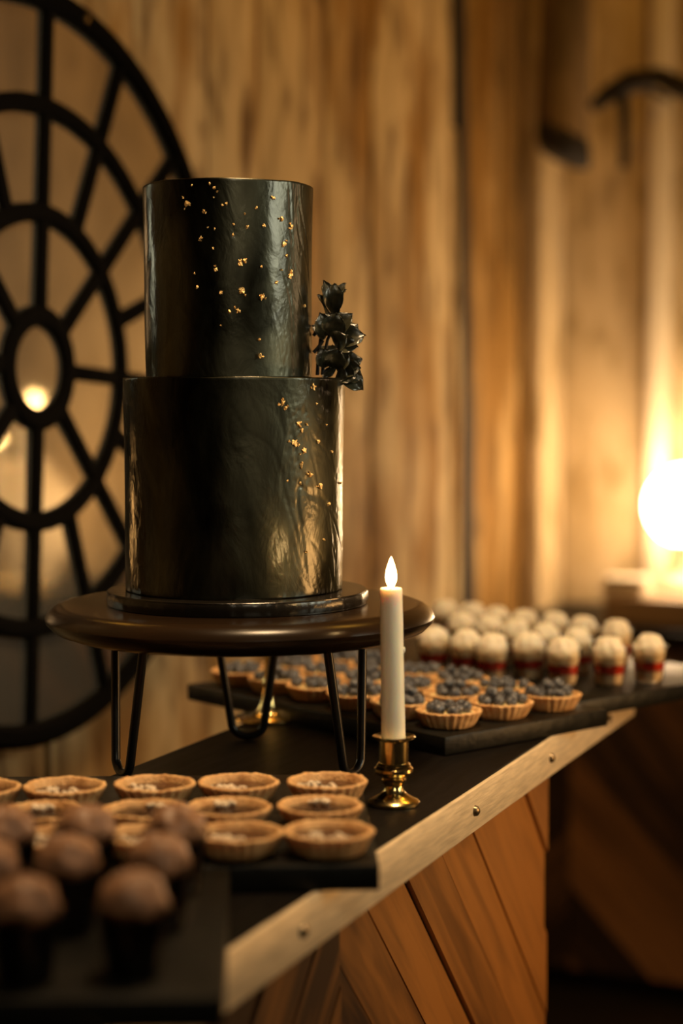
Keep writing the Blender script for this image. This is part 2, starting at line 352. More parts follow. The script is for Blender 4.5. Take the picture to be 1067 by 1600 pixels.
# ------------------------------------------------------------------ far cabinet, lamp, crate, post and branch on the right
CABTOP = -.131; CD = .42
def clip(poly, a, b, c):                                   # keep a*x+b*y<=c
    out = []
    for i in range(len(poly)):
        p, q = poly[i], poly[(i + 1) % len(poly)]; dp, dq = a * p[0] + b * p[1] - c, a * q[0] + b * q[1] - c
        if dp <= 0: out.append(p)
        if dp * dq < 0:
            t = dp / (dp - dq); out.append((p[0] + (q[0] - p[0]) * t, p[1] + (q[1] - p[1]) * t))
    return out
def chevron(parent, s0, s1, z0, z1, apex, half, width, mat, rr, thick=.014, ang=45, y0=0.0, phase=0.0, open_c=None, tone=None):
    """planks laid in chevrons; apex = a ridge line, half = width of one slope; each plank is its own mesh with the grain along local x"""
    k0 = math.floor((s0 - apex) / half); k1 = math.ceil((s1 - apex) / half)
    for k in range(k0, k1):
        a, b = max(s0, apex + k * half), min(s1, apex + (k + 1) * half)
        if b - a < .01: continue
        down = (k % 2 == 0)                                # right of a ridge the planks run down to the right
        g = math.radians(-ang if down else ang)
        dx, dz = math.cos(g), math.sin(g); nx, nz = -dz, dx
        cs = [x * nx + z * nz for x in (a, b) for z in (z0, z1)]
        t = math.floor((min(cs) - phase) / width) * width + phase
        while t < max(cs):
            g0 = g1 = .0006; L = 3
            if open_c is not None and down:
                if abs(t - open_c) < 1e-4: g0 = .002
                if abs(t + width - open_c) < 1e-4: g1 = .002
            a0, a1 = t + g0, t + width - g1
            strip = [(nx * a0 - dx * L, nz * a0 - dz * L), (nx * a0 + dx * L, nz * a0 + dz * L), (nx * a1 + dx * L, nz * a1 + dz * L), (nx * a1 - dx * L, nz * a1 - dz * L)]
            # shift the strip so that it crosses the field
            mid = ((a + b) / 2, (z0 + z1) / 2); sh = mid[0] * dx + mid[1] * dz
            strip = [(p[0] + dx * sh, p[1] + dz * sh) for p in strip]
            p = clip(strip, -1, 0, -(a + .001)); p = clip(p, 1, 0, b - .001) if p else p
            p = clip(p, 0, -1, -z0) if p else p; p = clip(p, 0, 1, z1) if p else p
            t += width
            if not p or len(p) < 3: continue
            ar = abs(sum(p[i][0] * p[(i + 1) % len(p)][1] - p[(i + 1) % len(p)][0] * p[i][1] for i in range(len(p)))) / 2
            if ar < 2e-4: continue
            cx = sum(q[0] for q in p) / len(p); cz = sum(q[1] for q in p) / len(p)
            loc = [((q[0] - cx) * dx + (q[1] - cz) * dz, (q[0] - cx) * nx + (q[1] - cz) * nz) for q in p]
            th = thick + rr.uniform(-.003, .004); n = len(loc)
            # chamfered front edge
            fr = []
            for q in loc:
                l = math.hypot(*q); fr.append((q[0] * (1 - .0015 / max(l, .01)), q[1] * (1 - .0015 / max(l, .01))))
            vs = [(q[0], 0, q[1]) for q in loc] + [(q[0], th - .0015, q[1]) for q in loc] + [(q[0], th, q[1]) for q in fr]
            # orientation: make the front face point to +y
            sgn = sum(loc[i][0] * loc[(i + 1) % n][1] - loc[(i + 1) % n][0] * loc[i][1] for i in range(n))
            order = list(range(n)) if sgn < 0 else list(range(n))[::-1]
            fs = [[2 * n + i for i in order], [i for i in order[::-1]]]
            for i in range(n):
                A, B = order[i], order[(i + 1) % n]
                fs.append([A, B, n + B, n + A]); fs.append([n + A, n + B, 2 * n + B, 2 * n + A])
            m4 = Matrix(((dx, 0, nx, cx), (0, 1, 0, y0), (dz, 0, nz, cz), (0, 0, 0, 1)))
            po = obj('plank', mesh('plank', vs, fs, mat, False), parent, mat4=m4)
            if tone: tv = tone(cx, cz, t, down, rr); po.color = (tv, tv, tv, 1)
def far_cabinet():
    root = thing('chevron_cabinet', 'dark low cabinet with chevron plank front along the far right wall', 'cabinet')
    root.matrix_local = Matrix.Translation((0, 0, FLOOR)) @ WF2
    hgt = CABTOP - FLOOR
    obj('body', box('body', (.065, 2.3, .02, CD - .03, .05, hgt - .03), M_gap, .003), root)
    obj('kick_board', box('kick', (.1, 2.28, .03, CD - .09, 0, .06), M_gap, .003), root)
    obj('cabinet_top', box('cabinet_top', (.06, 2.32, .006, CD + .02, hgt - .03, hgt), M_top, .004), root)
    chevron(root, .075, 2.29, .045, hgt - .035, .20, .60, .10, M_chev2, random.Random(8), .014, 45, CD - .03)
far_cabinet()
P2 = lambda t, o, z=0: WF2 @ Vector((t, o, z))
def crate():
    p = P2(.62, .23, CABTOP + .0005)
    root = thing('wooden_crate', 'low wooden crate on the far cabinet beneath the glowing lamp', 'crate', p, math.atan2(U2.y, U2.x))
    for y in (-.13, .13): obj('side_board', box('side', (-.36, .36, y - .008, y + .008, 0, .045), M_crate), root)
    for x in (-.352, .352): obj('end_board', box('end', (x - .008, x + .008, -.12, .12, 0, .045), M_crate), root)
    obj('lid_board', box('lid', (-.365, .365, -.14, .14, .0455, .056), M_crate), root)
    return root
crate()
CR = CABTOP + .0568
def globe_lamp(p, lz, r, label):
    root = thing('globe_lamp', label, 'lamp', p)
    obj('base', lathe('base', [(0, 0), (.05, 0), (.052, .006), (.046, .018), (.02, .03), (.012, .04), (.012, lz - r - .007), (.03, lz - r), (.032, lz - r + .008), (0, lz - r + .008)], M_ceramic, 40), root)
    obj('globe', lathe('globe', [(0, lz - r)] + [(r * math.sin(a), lz - r * math.cos(a)) for a in [math.pi * i / 16 for i in range(1, 16)]] + [(0, lz + r)], M_globe, 32), root)
gp = P2(.375, .155, CR)
globe_lamp(gp, at_y(1078, 790, gp.y).z - CR, .085, 'glowing round globe table lamp on a pale base at the right edge')
gp = P2(1.06 - .28, .24, CR + .0002)
root = thing('unseen_rim_lamp', 'tall glowing column added outside the frame to light the right rim of the cake', 'lamp', gp)  # unseen column, added and made tall to light the cake's right rim
obj('base', lathe('base', [(0, 0), (.085, 0), (.085, .012), (.03, .016), (0, .016)], M_ceramic, 40), root)
obj('shade', lathe('shade', [(0, .018), (.078, .018), (.08, .022), (.08, .42), (.078, .424), (0, .424)], M_rim_glow, 40), root)
def linens():
    for i, (t, o) in enumerate([(.29, .30)]):
        p = P2(t, o, CR)
        root = thing('napkin_stack', 'small stack of folded white napkins beside the globe lamp', 'napkins', p, math.atan2(U2.y, U2.x))
        for k in range(5):
            obj('napkin', box('napkin', (-.045, .045, -.035, .035, k * .0075, k * .0075 + .007), M_linen, .003), root, rot=(0, 0, random.uniform(-.12, .12)))
linens()
def log_post():
    d = 3.72
    a, b = at_y(880, -80, d), at_y(880, 235, d)
    root = thing('hanging_log', 'rough mottled log hanging down at upper right with charred slanted end', 'log', (b.x, b.y, b.z))
    Lg = ROOMTOP - b.z; R = .052; vs, fs = [], []; S, n = 28, 40
    for i in range(n + 1):
        z = Lg * (i / n) ** 1.3
        for k in range(S):
            an = 2 * math.pi * k / S; q = 1 + .10 * noise.noise((math.cos(an) * 1.5, math.sin(an) * 1.5, z * 5)) + .06 * math.sin(3 * an + z * 6)
            x, y = R * q * math.cos(an), R * q * math.sin(an)
            vs.append((x, y, z - (x * .45) * (1 - i / n) if i < n else Lg))
    for i in range(n):
        for k in range(S): fs.append([i * S + k, i * S + (k + 1) % S, (i + 1) * S + (k + 1) % S, (i + 1) * S + k])
    fs.append(list(range(n * S, n * S + S)))
    obj('trunk', mesh('trunk', vs, fs, M_log), root)
    capv, capf = [], []
    for i, (q, dz) in enumerate([(1.06, .035), (1.09, .0), (.95, -.018), (.5, -.022)]):
        for k in range(S):
            an = 2 * math.pi * k / S; x, y = R * q * math.cos(an), R * q * math.sin(an); capv.append((x, y, dz + .006 * noise.noise((x * 40, y * 40, i)) - x * .45))
    for i in range(3):
        for k in range(S): capf.append([i * S + (k + 1) % S, i * S + k, (i + 1) * S + k, (i + 1) * S + (k + 1) % S])
    capf.append([3 * S + k for k in range(S)][::-1])
    obj('charred_end', mesh('charred_end', capv, capf, M_char), root)
    # dark crooked branch further right, fixed to the wall
    pts = [at_y(x, y, dd) for x, y, dd in [(925, 168, 3.78), (950, 148, 3.76), (985, 128, 3.72), (1030, 120, 3.68), (1060, 135, 3.64), (1100, 150, 3.6), (1180, 110, 3.52)]]
    br = thing('dark_branch', 'dark crooked branch fixed high on the right wall beside the pale post', 'branch', pts[0])
    obj('limb', tube('limb', [q - pts[0] for q in pts], [.012, .020, .024, .020, .022, .018, .012], M_char, 12), br)
    tw = [at_y(x, y, dd) for x, y, dd in [(972, 135, 3.73), (976, 190, 3.74), (974, 262, 3.75)]]
    obj('twig', tube('twig', [q - pts[0] for q in tw], [.014, .012, .009], M_char, 10), br)
    wallp = [pts[2], P2((pts[2] - CORNER).dot(U2), .006, pts[2].z + .01)]
    obj('bracket', tube('bracket', [q - pts[0] for q in wallp], .008, M_char, 8), br)
log_post()
def pale_post():
    r = ray(1027, 700); o = Vector((0, 0, H)); base = CORNER + N2 * .022; t = (base - o).dot(N2) / r.dot(N2); p = o + r * t
    root = thing('pale_post', 'tall narrow pale wooden post against the right wall, lit by the lamp', 'post', (p.x, p.y, CABTOP), math.atan2(U2.y, U2.x))
    obj('shaft', box('shaft', (-.024, .024, -.012, .014, .012, ROOMTOP - CABTOP), M_ceramic, .005), root)
    obj('foot', box('foot', (-.035, .035, -.012, .022, .0004, .012), M_ceramic, .003), root)
pale_post()

# ------------------------------------------------------------------ the bar counter
f0, f1 = at_z(595, 1330, 0), at_z(860, 1155, 0)
e = (f1 - f0).normalized()                                  # along the front edge, away from the viewer
nrm = Vector((e.y, -e.x, 0))                                # out of the front face (to the right)
B0 = f0.copy()
b0 = at_z(200, 1200, 0); WID = -(b0 - B0).dot(nrm)
CT = Matrix(((e.x, nrm.x, 0, B0.x), (e.y, nrm.y, 0, B0.y), (0, 0, 1, 0), (0, 0, 0, 1)))
q = at_z(985, 1080, 0); 
def s_front(x, off=0.0):                                    # s on the front line (offset off outwards) under picture column x
    r = ray(x, 1300); r.z = 0; n = nrm; P0 = B0 + nrm * off
    t = P0.dot(n) / r.dot(n); return (r * t - P0).dot(e)
SE = s_front(988); SN = -.95
def counter():
    root = thing('bar_counter', 'dark-topped bar counter with pale bolted edge strip and chevron plank front', 'counter')
    root.matrix_local = Matrix.Translation((0, 0, FLOOR)) @ CT
    Z = -FLOOR
    obj('counter_top', box('counter_top', (SN, SE - .004, -WID, -.004, Z - .034, Z), M_top, .0025), root)
    obj('edge_strip', box('edge_strip', (SN, SE, -.0035, .001, Z - .037, Z + .0005), M_band, .0008), root)
    obj('edge_strip', box('edge_strip', (SE - .0035, SE + .001, -WID, -.0035, Z - .037, Z + .0005), M_band, .0008), root)
    for x, y in [(740, 1265), (858, 1182), (947, 1121), (470, 1450)]:
        s = s_front(x)
        bo = obj('bolt', lathe('bolt', [(0, .0042), (.0022, .004), (.0042, .0026), (.0050, .0), (.0050, -.002)][::-1], M_bolt, 16), root, (s, .0012, Z - .0185), (-math.pi / 2, 0, 0))
    REC = .05
    sp = s_front(852, -REC)
    obj('body', box('body', (SN + .05, sp - .006, -WID + .06, -REC - .014, .03, Z - .036), M_gap, .002), root)
    obj('kick_board', box('kick', (SN + .05, sp - .03, -WID + .09, -REC - .05, 0, .03), M_gap, .002), root)
    ap = s_front(528, -REC)
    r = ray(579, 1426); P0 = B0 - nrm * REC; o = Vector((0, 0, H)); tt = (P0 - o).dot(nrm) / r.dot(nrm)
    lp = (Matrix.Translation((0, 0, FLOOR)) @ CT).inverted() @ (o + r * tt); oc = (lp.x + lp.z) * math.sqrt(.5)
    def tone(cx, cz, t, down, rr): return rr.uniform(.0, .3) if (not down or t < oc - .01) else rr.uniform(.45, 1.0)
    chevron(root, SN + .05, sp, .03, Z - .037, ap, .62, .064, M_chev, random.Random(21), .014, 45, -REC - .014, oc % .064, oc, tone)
    return root
counter()

# ------------------------------------------------------------------ serving boards
def board(name, label, corner, e1, l1, l2, thick=.018, z=.0008):
    """corner: near right corner; e1 to the right/back, e2 = e1 turned left"""
    e2 = Vector((-e1.y, e1.x, 0))
    root = tag(obj(name, box(name, (0, l1, 0, l2, 0, thick), M_board, .0015)), label, 'board', 'black serving boards')
    root.matrix_local = Matrix(((e1.x, e2.x, 0, corner.x), (e1.y, e2.y, 0, corner.y), (0, 0, 1, z), (0, 0, 0, 1))); return root
BT = .0188
A50 = math.radians(49)
E1 = Vector((math.sin(A50), math.cos(A50), 0)); E2 = Vector((-E1.y, E1.x, 0))
CB = at_z(695, 1152, BT)
board('serving_board', 'black serving board under the blueberry tarts', CB, E1, .236, .415)
cc = CB + E1 * .242 + E2 * .048
board('serving_board', 'black serving board under the cream trifle cups at right', Vector((cc.x, cc.y, 0)), E1, .30, .50)
fr_c = at_z(593, 1352, BT); fr_b = at_z(573, 1262, BT); ed = (fr_b - fr_c).normalized()
board('serving_board', 'black serving board under the chocolate tarts in front', Vector((fr_c.x, fr_c.y, 0)), ed, .30, .42)
cu_c = at_z(350, 1558, BT); cu_b = at_z(359, 1356, BT); ed2 = (cu_b - cu_c).normalized()
board('serving_board', 'black serving board under the blurred mousse cups at lower left', Vector((cu_c.x, cu_c.y, 0)), ed2, (cu_b - cu_c).length, .36)

# ------------------------------------------------------------------ tarts
RT, RBASE, HT = .0325, .0245, .0165
def crust(seed, rough=.0005, wob=.0):
    rr = Vector((seed * 3.1, seed * 1.7, 0))
    prof = [(0, 0), (RBASE * .9, 0), (RBASE, .0012), (RBASE + (RT - RBASE) * .3, .005), (RBASE + (RT - RBASE) * .65, .0105), (RT - .0006, HT - .0022), (RT, HT - .0008), (RT - .001, HT), (RT - .0030, HT + .0001), (RT - .0044, HT - .0012), (RT - .0056, HT - .006), (RT - .0066, HT - .009), (0, HT - .0092)]
    def mod(a, r, z, i):
        fl = math.cos(26 * a)
        amp = {2: .4, 3: .8, 4: 1, 5: 1, 6: .9, 7: .7, 8: .3}.get(i, 0) * .00085
        n = noise.noise(Vector((math.cos(a) * 3, math.sin(a) * 3, z * 80)) + rr) * .0009
        n2 = noise.noise(Vector((math.cos(a) * 11, math.sin(a) * 11, z * 200)) + rr) * rough
        return r + fl * amp + n + n2, z + (n * .9 + n2 * 1.2 if 5 <= i <= 9 else 0)
    return lathe('crust', prof, M_crust, 156, mod, None)
CRUSTS = [crust(i) for i in range(4)]
def filling(zl, mat, seed, amp=.0004):
    r = RT - .0052
    return lathe('filling', [(r, zl - .0006), (r * .9, zl), (r * .6, zl), (r * .3, zl), (0, zl)], mat, 40, lambda a, q, z, i: (q, z + amp * noise.noise((math.cos(a) * q * 120, math.sin(a) * q * 120, seed))))
FILL_D = filling(HT - .0050, M_choc, 1); FILL_M = filling(HT - .0056, M_caramel, 2)
FILL_C = filling(HT - .003, M_custard, 3, .0015)
def crumbs(seed, n, arc, rmin, rmax, size):
    rr = random.Random(seed); parts = []
    for _ in range(n):
        a = arc[0] + rr.random() * (arc[1] - arc[0]); r = rmin + rr.random() * (rmax - rmin); s = size * rr.uniform(.5, 1.2)
        vs, fs = ico(1); c = Vector((r * math.cos(a), r * math.sin(a), HT - .0048 + s * .5 + rr.random() * .0015))
        parts.append(([c + Vector((v.x * s * rr.uniform(.7, 1.3), v.y * s * rr.uniform(.7, 1.3), v.z * s * .8)) for v in vs], fs))
    return mesh('crumbs', *merge(parts), M_crumb, False)
R = math.radians
CR_NEAR = [crumbs(i, 26, (R(190), R(300)), .008, .024, .0026) for i in range(3)]
CR_BACK = [crumbs(10 + i, 13, (R(70), R(115)), .016, .025, .0028) for i in range(2)]
ORD = ['first', 'second', 'third', 'fourth', 'fifth', 'sixth', 'seventh', 'eighth']
ZR = BT + .0162
rows = [('back', [(511, 1219), (373, 1221), (242, 1223), (101, 1227), (-32, 1229)]),
        ('middle', [(500, 1257), (357, 1260), (227, 1263), (67, 1266), (-62, 1268)]),
        ('front', [(513, 1297), (371, 1299), (232, 1303), (88, 1306), (-60, 1309)])]
ti = 0
for rn, pts in rows:
    for j, (x, y) in enumerate(pts):
        if x < -45: continue
        p = at_z(x, y, ZR); p.z = BT + .0001
        word = 'dark glossy ganache' if rn == 'middle' else 'brown filling and pale crumbs'
        t = thing('chocolate_tart', f'fluted tart with {word}, {rn} row, {ORD[j]} from the right', 'tart', p, 0, 'chocolate tarts on the front board'); ti += 1
        obj('crust', CRUSTS[ti % 4], t, rot=(0, 0, random.random() * 6))
        if rn == 'middle':
            obj('filling', FILL_D, t); c = obj('crumbs', CR_BACK[ti % 2], t, rot=(0, 0, random.uniform(-.25, .25)))
        else:
            obj('filling', FILL_M, t); c = obj('crumbs', CR_NEAR[ti % 3], t, rot=(0, 0, random.uniform(-.5, .4)))
        c['kind'] = 'stuff'
# blueberries
def berry_mesh():
    vs, fs = ico(3); out = []
    for v in vs:
        v = v.copy(); v.z *= .86
        r = math.hypot(v.x, v.y)
        if v.z > 0 and r < .32: v.z -= .14 * (1 - (r / .32) ** 2)
        out.append(v * .0062)
    return mesh('blueberry', out, fs, M_berry)
def crown_mesh():
    prof = [(.0012, .0044), (.0024, .0054), (.0021, .0055), (.0011, .0045)]
    return lathe('crown', prof + [prof[0]], M_crown, 20, lambda a, r, z, i: (r, z + (.0004 * math.cos(5 * a) if i in (1, 2) else 0)))
BERRY, CROWN = berry_mesh(), crown_mesh()
def pile(seed):
    rr = random.Random(seed); out = []
    for k in range(400):
        lay = 0 if len(out) < 11 else 1
        rmax = .0225 if lay == 0 else .012
        r, a = rmax * math.sqrt(rr.random()), rr.random() * 6.283
        s = rr.uniform(.85, 1.15); p = Vector((r * math.cos(a), r * math.sin(a), HT + .0018 + lay * .0075))
        if all((p - q).length > .0056 * (s + s2) for q, s2, _ in out): out.append((p, s, (rr.uniform(-1.0, 1.0), rr.uniform(-1.0, 1.0), rr.random() * 6)))
        if len(out) >= 16: break
    return out
PILES = [pile(40 + i) for i in range(5)]
bi = 0
for i in range(3):
    for j in range(6):
        p = CB + E1 * (.044 + .0735 * i) + E2 * (.040 + .067 * j); p.z = BT + .0001
        lab = f'blueberry tart, {ORD[j]} row from the near corner, at the row\'s {["left end", "middle", "right end"][i]}'
        t = thing('blueberry_tart', lab, 'tart', p, 0, 'blueberry tarts on the middle board'); bi += 1
        obj('crust', CRUSTS[bi % 4], t, rot=(0, 0, random.random() * 6)); obj('filling', FILL_C, t)
        rz = random.random() * 6.28; ca, sa = math.cos(rz), math.sin(rz)
        for q_, s, ro in PILES[bi % 5]:
            bo = obj('blueberry', BERRY, t, (q_.x * ca - q_.y * sa, q_.x * sa + q_.y * ca, q_.z), ro, (s, s, s)); obj('crown', CROWN, bo)

# ------------------------------------------------------------------ dessert cups
CH, R0, R1 = .041, .0155, .0205
def rad(z): return R0 + (R1 - R0) * z / CH
CUP = lathe('cup', [(0, 0), (R0 - .001, 0), (R0, .001), (R1, CH - .0015), (R1 + .0009, CH - .0008), (R1 + .0009, CH), (R1 - .0004, CH)], M_cup, 40)
def layer(name, z0, z1, mat, bumpy=.0006):
    def mod(a, r, z, i): return r, z + (bumpy * math.sin(5 * a + z0 * 900) + bumpy * .6 * math.sin(9 * a) if r > .008 else 0)
    g = .0016
    return lathe(name, [(0, z0), (rad(z0) - g - .001, z0), (rad(z0) - g, z0 + .0004), (rad(z1) - g, z1 - .0004), (rad(z1) - g - .001, z1), (0, z1)], mat, 40, mod)
L_sp = layer('sponge', .0022, .0125, M_sponge); L_jam = layer('jam', .0132, .0225, M_jam); L_cr = layer('cream_layer', .0232, .0335, M_sponge)
L_jam2 = layer('jam', .0075, .0185, M_jam)
def dome(name, mat, z0, ht, r, seed, swirl=.0010, n=7):
    prof = [(r * .9, z0 - .002)] + [(r * math.cos(a) ** .75, z0 + ht * math.sin(a)) for a in [math.pi / 2 * k / 12 for k in range(12)]] + [(0, z0 + ht)]
    def mod(a, q, z, i):
        t = (z - z0) / ht; m = swirl * math.cos(n * a + t * 5) * (1 - t ** 2) * (.4 + t)
        m2 = .0016 * noise.noise((math.cos(a) * 2 + seed, math.sin(a) * 2, t * 3))
        return max(.0004, q + m + m2), z + m2
    return lathe(name, prof, mat, 56, mod, None)
CREAMS = [dome('whipped_cream', M_cream, .0335, .0205, .0176, i * 7.3) for i in range(3)]
cups = [('front', [(880, 1016), (826, 1008), (778, 1010), (731, 1004), (682, 999)]),
        ('middle', [(952, 1016), (902, 1001), (852, 994), (804, 987), (764, 981), (724, 976)]),
        ('back', [(1014, 1011), (963, 987), (911, 981), (866, 975), (822, 971), (778, 966), (737, 960), (700, 956)])]
placed = []
ci = 0
for rn, pts in cups:
    for j, (x, y) in enumerate(pts):
        p = at_z(x, y, BT + .039)
        for _ in range(60):                                  # keep cups from touching
            for q_ in placed:
                dv = Vector((p.x - q_.x, p.y - q_.y, 0))
                if dv.length < .0445: p = p + dv.normalized() * (.0447 - dv.length)
        placed.append(p.copy()); p.z = BT + .0001
        t = thing('trifle_cup', f'clear cup of layered trifle with whipped cream, {rn} row, {ORD[j]} from the right', 'dessert', p, random.random() * 6, 'cream trifle cups on the far board'); ci += 1
        obj('cup', CUP, t); obj('sponge', L_sp, t); obj('jam', L_jam if ci % 3 else L_jam2, t) if ci % 3 else obj('jam', L_jam, t)
        obj('cream_layer', L_cr, t); obj('whipped_cream', CREAMS[ci % 3], t)
L_dk = layer('mousse', .0022, .0365, M_cupchoc); DOMES = [dome('mousse_top', M_mousse, .0365, .0215, .0200, 3 + i * 5.1, .0010, 6) for i in range(3)]
mc = [((208, 1400), 'nearest the front edge, right'), ((38, 1408), 'nearest the front edge, left'), ((248, 1338), 'second row from the front, right'), ((106, 1340), 'second row from the front, middle'), ((-22, 1345), 'second row, cut by the left frame edge'),
      ((275, 1290), 'back row, right'), ((133, 1291), 'back row, middle'), ((8, 1292), 'back row, left')]
for i, ((x, y), w_) in enumerate(mc):
    p = at_z(x, y, BT + .044); p.z = BT + .0001
    t = thing('mousse_cup', f'cup of dark mousse with mauve domed top, {w_}', 'dessert', p, i, 'dark mousse cups on the lower left board')
    obj('cup', CUP, t); obj('mousse', L_dk, t); obj('mousse_top', DOMES[i % 3], t)

# ------------------------------------------------------------------ cake stand
D = 1.652
SC = at_y(376, 941, D)                                      # centre of the stand's top face
def cake_stand():
    root = thing('cake_stand', 'round dark wooden cake stand on three black hairpin legs', 'cake stand', (SC.x, D, 0))
    zt = SC.z; zb = zt - .030; Rr = .1795
    prof = [(0, zb), (Rr - .045, zb), (Rr - .022, zb + .002), (Rr - .008, zb + .007), (Rr - .001, zb + .014), (Rr, zb + .018), (Rr - .002, zb + .0225), (Rr - .008, zb + .0275), (Rr - .014, zb + .0297), (Rr - .018, zt), (0, zt)]
    obj('stand_top', lathe('stand_top', prof, M_stand, 128), root)
    for a in (90, 210, 330):
        A = math.radians(a); rad_ = Vector((math.cos(A), math.sin(A), 0)); tn = Vector((-math.sin(A), math.cos(A), 0)); up = Vector((0, 0, 1))
        rt, rb, wt, wb, rr_ = .112, .119, .0315, .0125, .0042
        pts = []
        for i in range(12): f = i / 11; pts.append(rad_ * (rt + (rb - rt) * f) + tn * (wt + (wb + .0035 - wt) * f) + up * (zb - .002 + (.016 - zb) * f))
        for i in range(1, 12):
            an = math.pi * i / 12; pts.append(rad_ * rb + tn * ((wb + .0035) * math.cos(an)) + up * (.016 - (.0118) * math.sin(an)))
        for i in range(12): f = 1 - i / 11; pts.append(rad_ * (rt + (rb - rt) * f) - tn * (wt + (wb + .0035 - wt) * f) + up * (zb - .002 + (.016 - zb) * f))
        lg = obj('hairpin_leg', tube('hairpin_leg', pts, rr_, M_leg, 14), root)
        c = rad_ * rt
        pl = box('mount_plate', (-.044, .044, -.014, .014, zb - .003, zb), M_leg, .0008)
        obj('mount_plate', pl, lg, (c.x, c.y, 0), (0, 0, A - math.pi / 2))
cake_stand()
# cake drum
ZD = SC.z; LC = at_y(366, 800, D).x; UC = at_y(357, 500, D).x; DC = at_y(371, 930, D).x
def cake_board():
    root = thing('cake_board', 'round black foil cake board between the cake and the stand', 'cake board', (DC, D, ZD + .0002))
    R_ = .1195
    obj('disc', lathe('disc', [(0, 0), (R_ - .0005, 0), (R_, .0005), (R_, .0122), (R_ - .0005, .0127), (0, .0127)], M_drum, 96), root)
    # pleated ribbon round the edge
    vs, fs = [], []; S = 240
    for k in range(S):
        a = 2 * math.pi * k / S; pl = .0007 * max(0, math.cos(20 * a)) ** 12
        for z, dr in ((.0015, .0004), (.004, .0010), (.009, .0010), (.0112, .0004)): vs.append(((R_ + dr + pl) * math.cos(a), (R_ + dr + pl) * math.sin(a), z))
    for k in range(S):
        for j in range(3): fs.append([k * 4 + j, ((k + 1) % S) * 4 + j, ((k + 1) % S) * 4 + j + 1, k * 4 + j + 1])
    obj('ribbon', mesh('ribbon', vs, fs, M_drum), root)
cake_board()
ZL = ZD + .013; ZM = at_y(366, 591, D).z; ZU = at_y(357, 293, D).z
def tier_disp(a, z, seed):
    c = Vector((math.cos(a), math.sin(a), 0))
    n = .0012 * noise.noise(c * 1.6 + Vector((0, 0, z * 9 + seed)))
    # creases that run down and slightly slanted
    u = a * 5 + z * 16 + 1.2 * noise.noise(c * 2 + Vector((seed, 0, z * 12)))
    cr = abs(noise.noise(Vector((u * .8, z * 9, seed))))
    cr2 = abs(noise.noise(Vector((u * 2.2, z * 24, seed + 4))))
    pt = max(0, noise.noise(c * 1.3 + Vector((seed * 2, 1, z * 6))) + .15)   # creased patches, smooth between them
    return n - pt * (.0010 * max(0, .08 - cr) / .08 + .0006 * max(0, .10 - cr2) / .10)
def tier(name, r0, r1, z0, z1, seed, parent):
    S, n = 360, 130; vs, fs = [], []; zs = []
    bev = .0014
    for i in range(n + 1):
        z = (z1 - z0 - bev) * i / n; zs.append((r0 + (r1 - r0) * i / n, z))
    for k in range(1, 5):
        t = math.pi / 2 * k / 4; zs.append((r1 - bev + bev * math.cos(t), z1 - z0 - bev + bev * math.sin(t)))
    for r in (.85, .6, .3): zs.append((r1 * r, z1 - z0 + .0008 * (1 - r)))
    for i, (r, z) in enumerate(zs):
        for k in range(S):
            a = 2 * math.pi * k / S; q = r + tier_disp(a, z, seed) * (1 if i <= n + 2 else .4)
            vs.append((q * math.cos(a), q * math.sin(a), z + (.0008 * noise.noise((math.cos(a) * 2, math.sin(a) * 2, seed)) if i > n - 3 else 0)))
    m = len(zs)
    for i in range(m - 1):
        for k in range(S): fs.append([i * S + k, i * S + (k + 1) % S, (i + 1) * S + (k + 1) % S, (i + 1) * S + k])
    fs.append([(m - 1) * S + k for k in range(S)]); fs.append(list(range(S))[::-1])
    return mesh(name, vs, fs, M_cake)
def flake(x, y, px, cx, r, z0, parent, rr):
    """gold leaf scrap lying on the tier where the picture shows it"""
    d = ray(x, y); o = Vector((0, 0, H)); c = Vector((cx, D, 0))
    a = d.x ** 2 + d.y ** 2; b = 2 * ((o.x - c.x) * d.x + (o.y - c.y) * d.y); k = (o.x - c.x) ** 2 + (o.y - c.y) ** 2 - r * r
    disc = b * b - 4 * a * k
    if disc < 0: return
    P = o + d * ((-b - math.sqrt(disc)) / (2 * a)); n = Vector((P.x - c.x, P.y - c.y, 0)).normalized(); t = Vector((-n.y, n.x, 0))
    size = px * .59e-3 * .85; vs, fs = [], []; N = 9
    for lay in (-.0018, .0007):
        for i in range(N):
            an = 2 * math.pi * i / N; q = size * rr.uniform(.25, 1.15)
            vs.append(t * q * math.cos(an) * .8 + Vector((0, 0, q * math.sin(an))) + n * (lay + (rr.uniform(-.0009, .0006) if lay > 0 else 0)))
    fs = [[i, (i + 1) % N, N + (i + 1) % N, N + i] for i in range(N)]
    vs.append(n * .001); fs += [[N + i, N + (i + 1) % N, 2 * N] for i in range(N)]
    obj('gold_leaf', mesh('gold_leaf', vs, fs, M_gold, False), parent, Vector((P.x - cx, P.y - D, P.z - z0)))
UFL = [(375,68,8),(395,85,10),(405,100,6),(285,150,20),(270,125,8),(440,148,10),(425,155,8),(390,122,8),(350,178,12),(515,188,6),(470,230,8),(590,235,10),(525,240,10),(395,248,7),(368,243,5),(467,272,10),(340,285,12),(388,327,8),(628,125,12),(662,208,12),(700,240,14),(670,308,14),(680,355,10),(495,385,18),(515,375,12),(400,408,14),(315,425,8),(325,480,10),(580,398,8),(697,435,20),(640,463,10),(500,495,18),(585,520,16),(487,572,16),(453,578,10),(420,503,10),(418,632,6),(575,687,8),(578,752,14),(660,412,6),(752,555,8),(560,165,8),(305,75,6)]
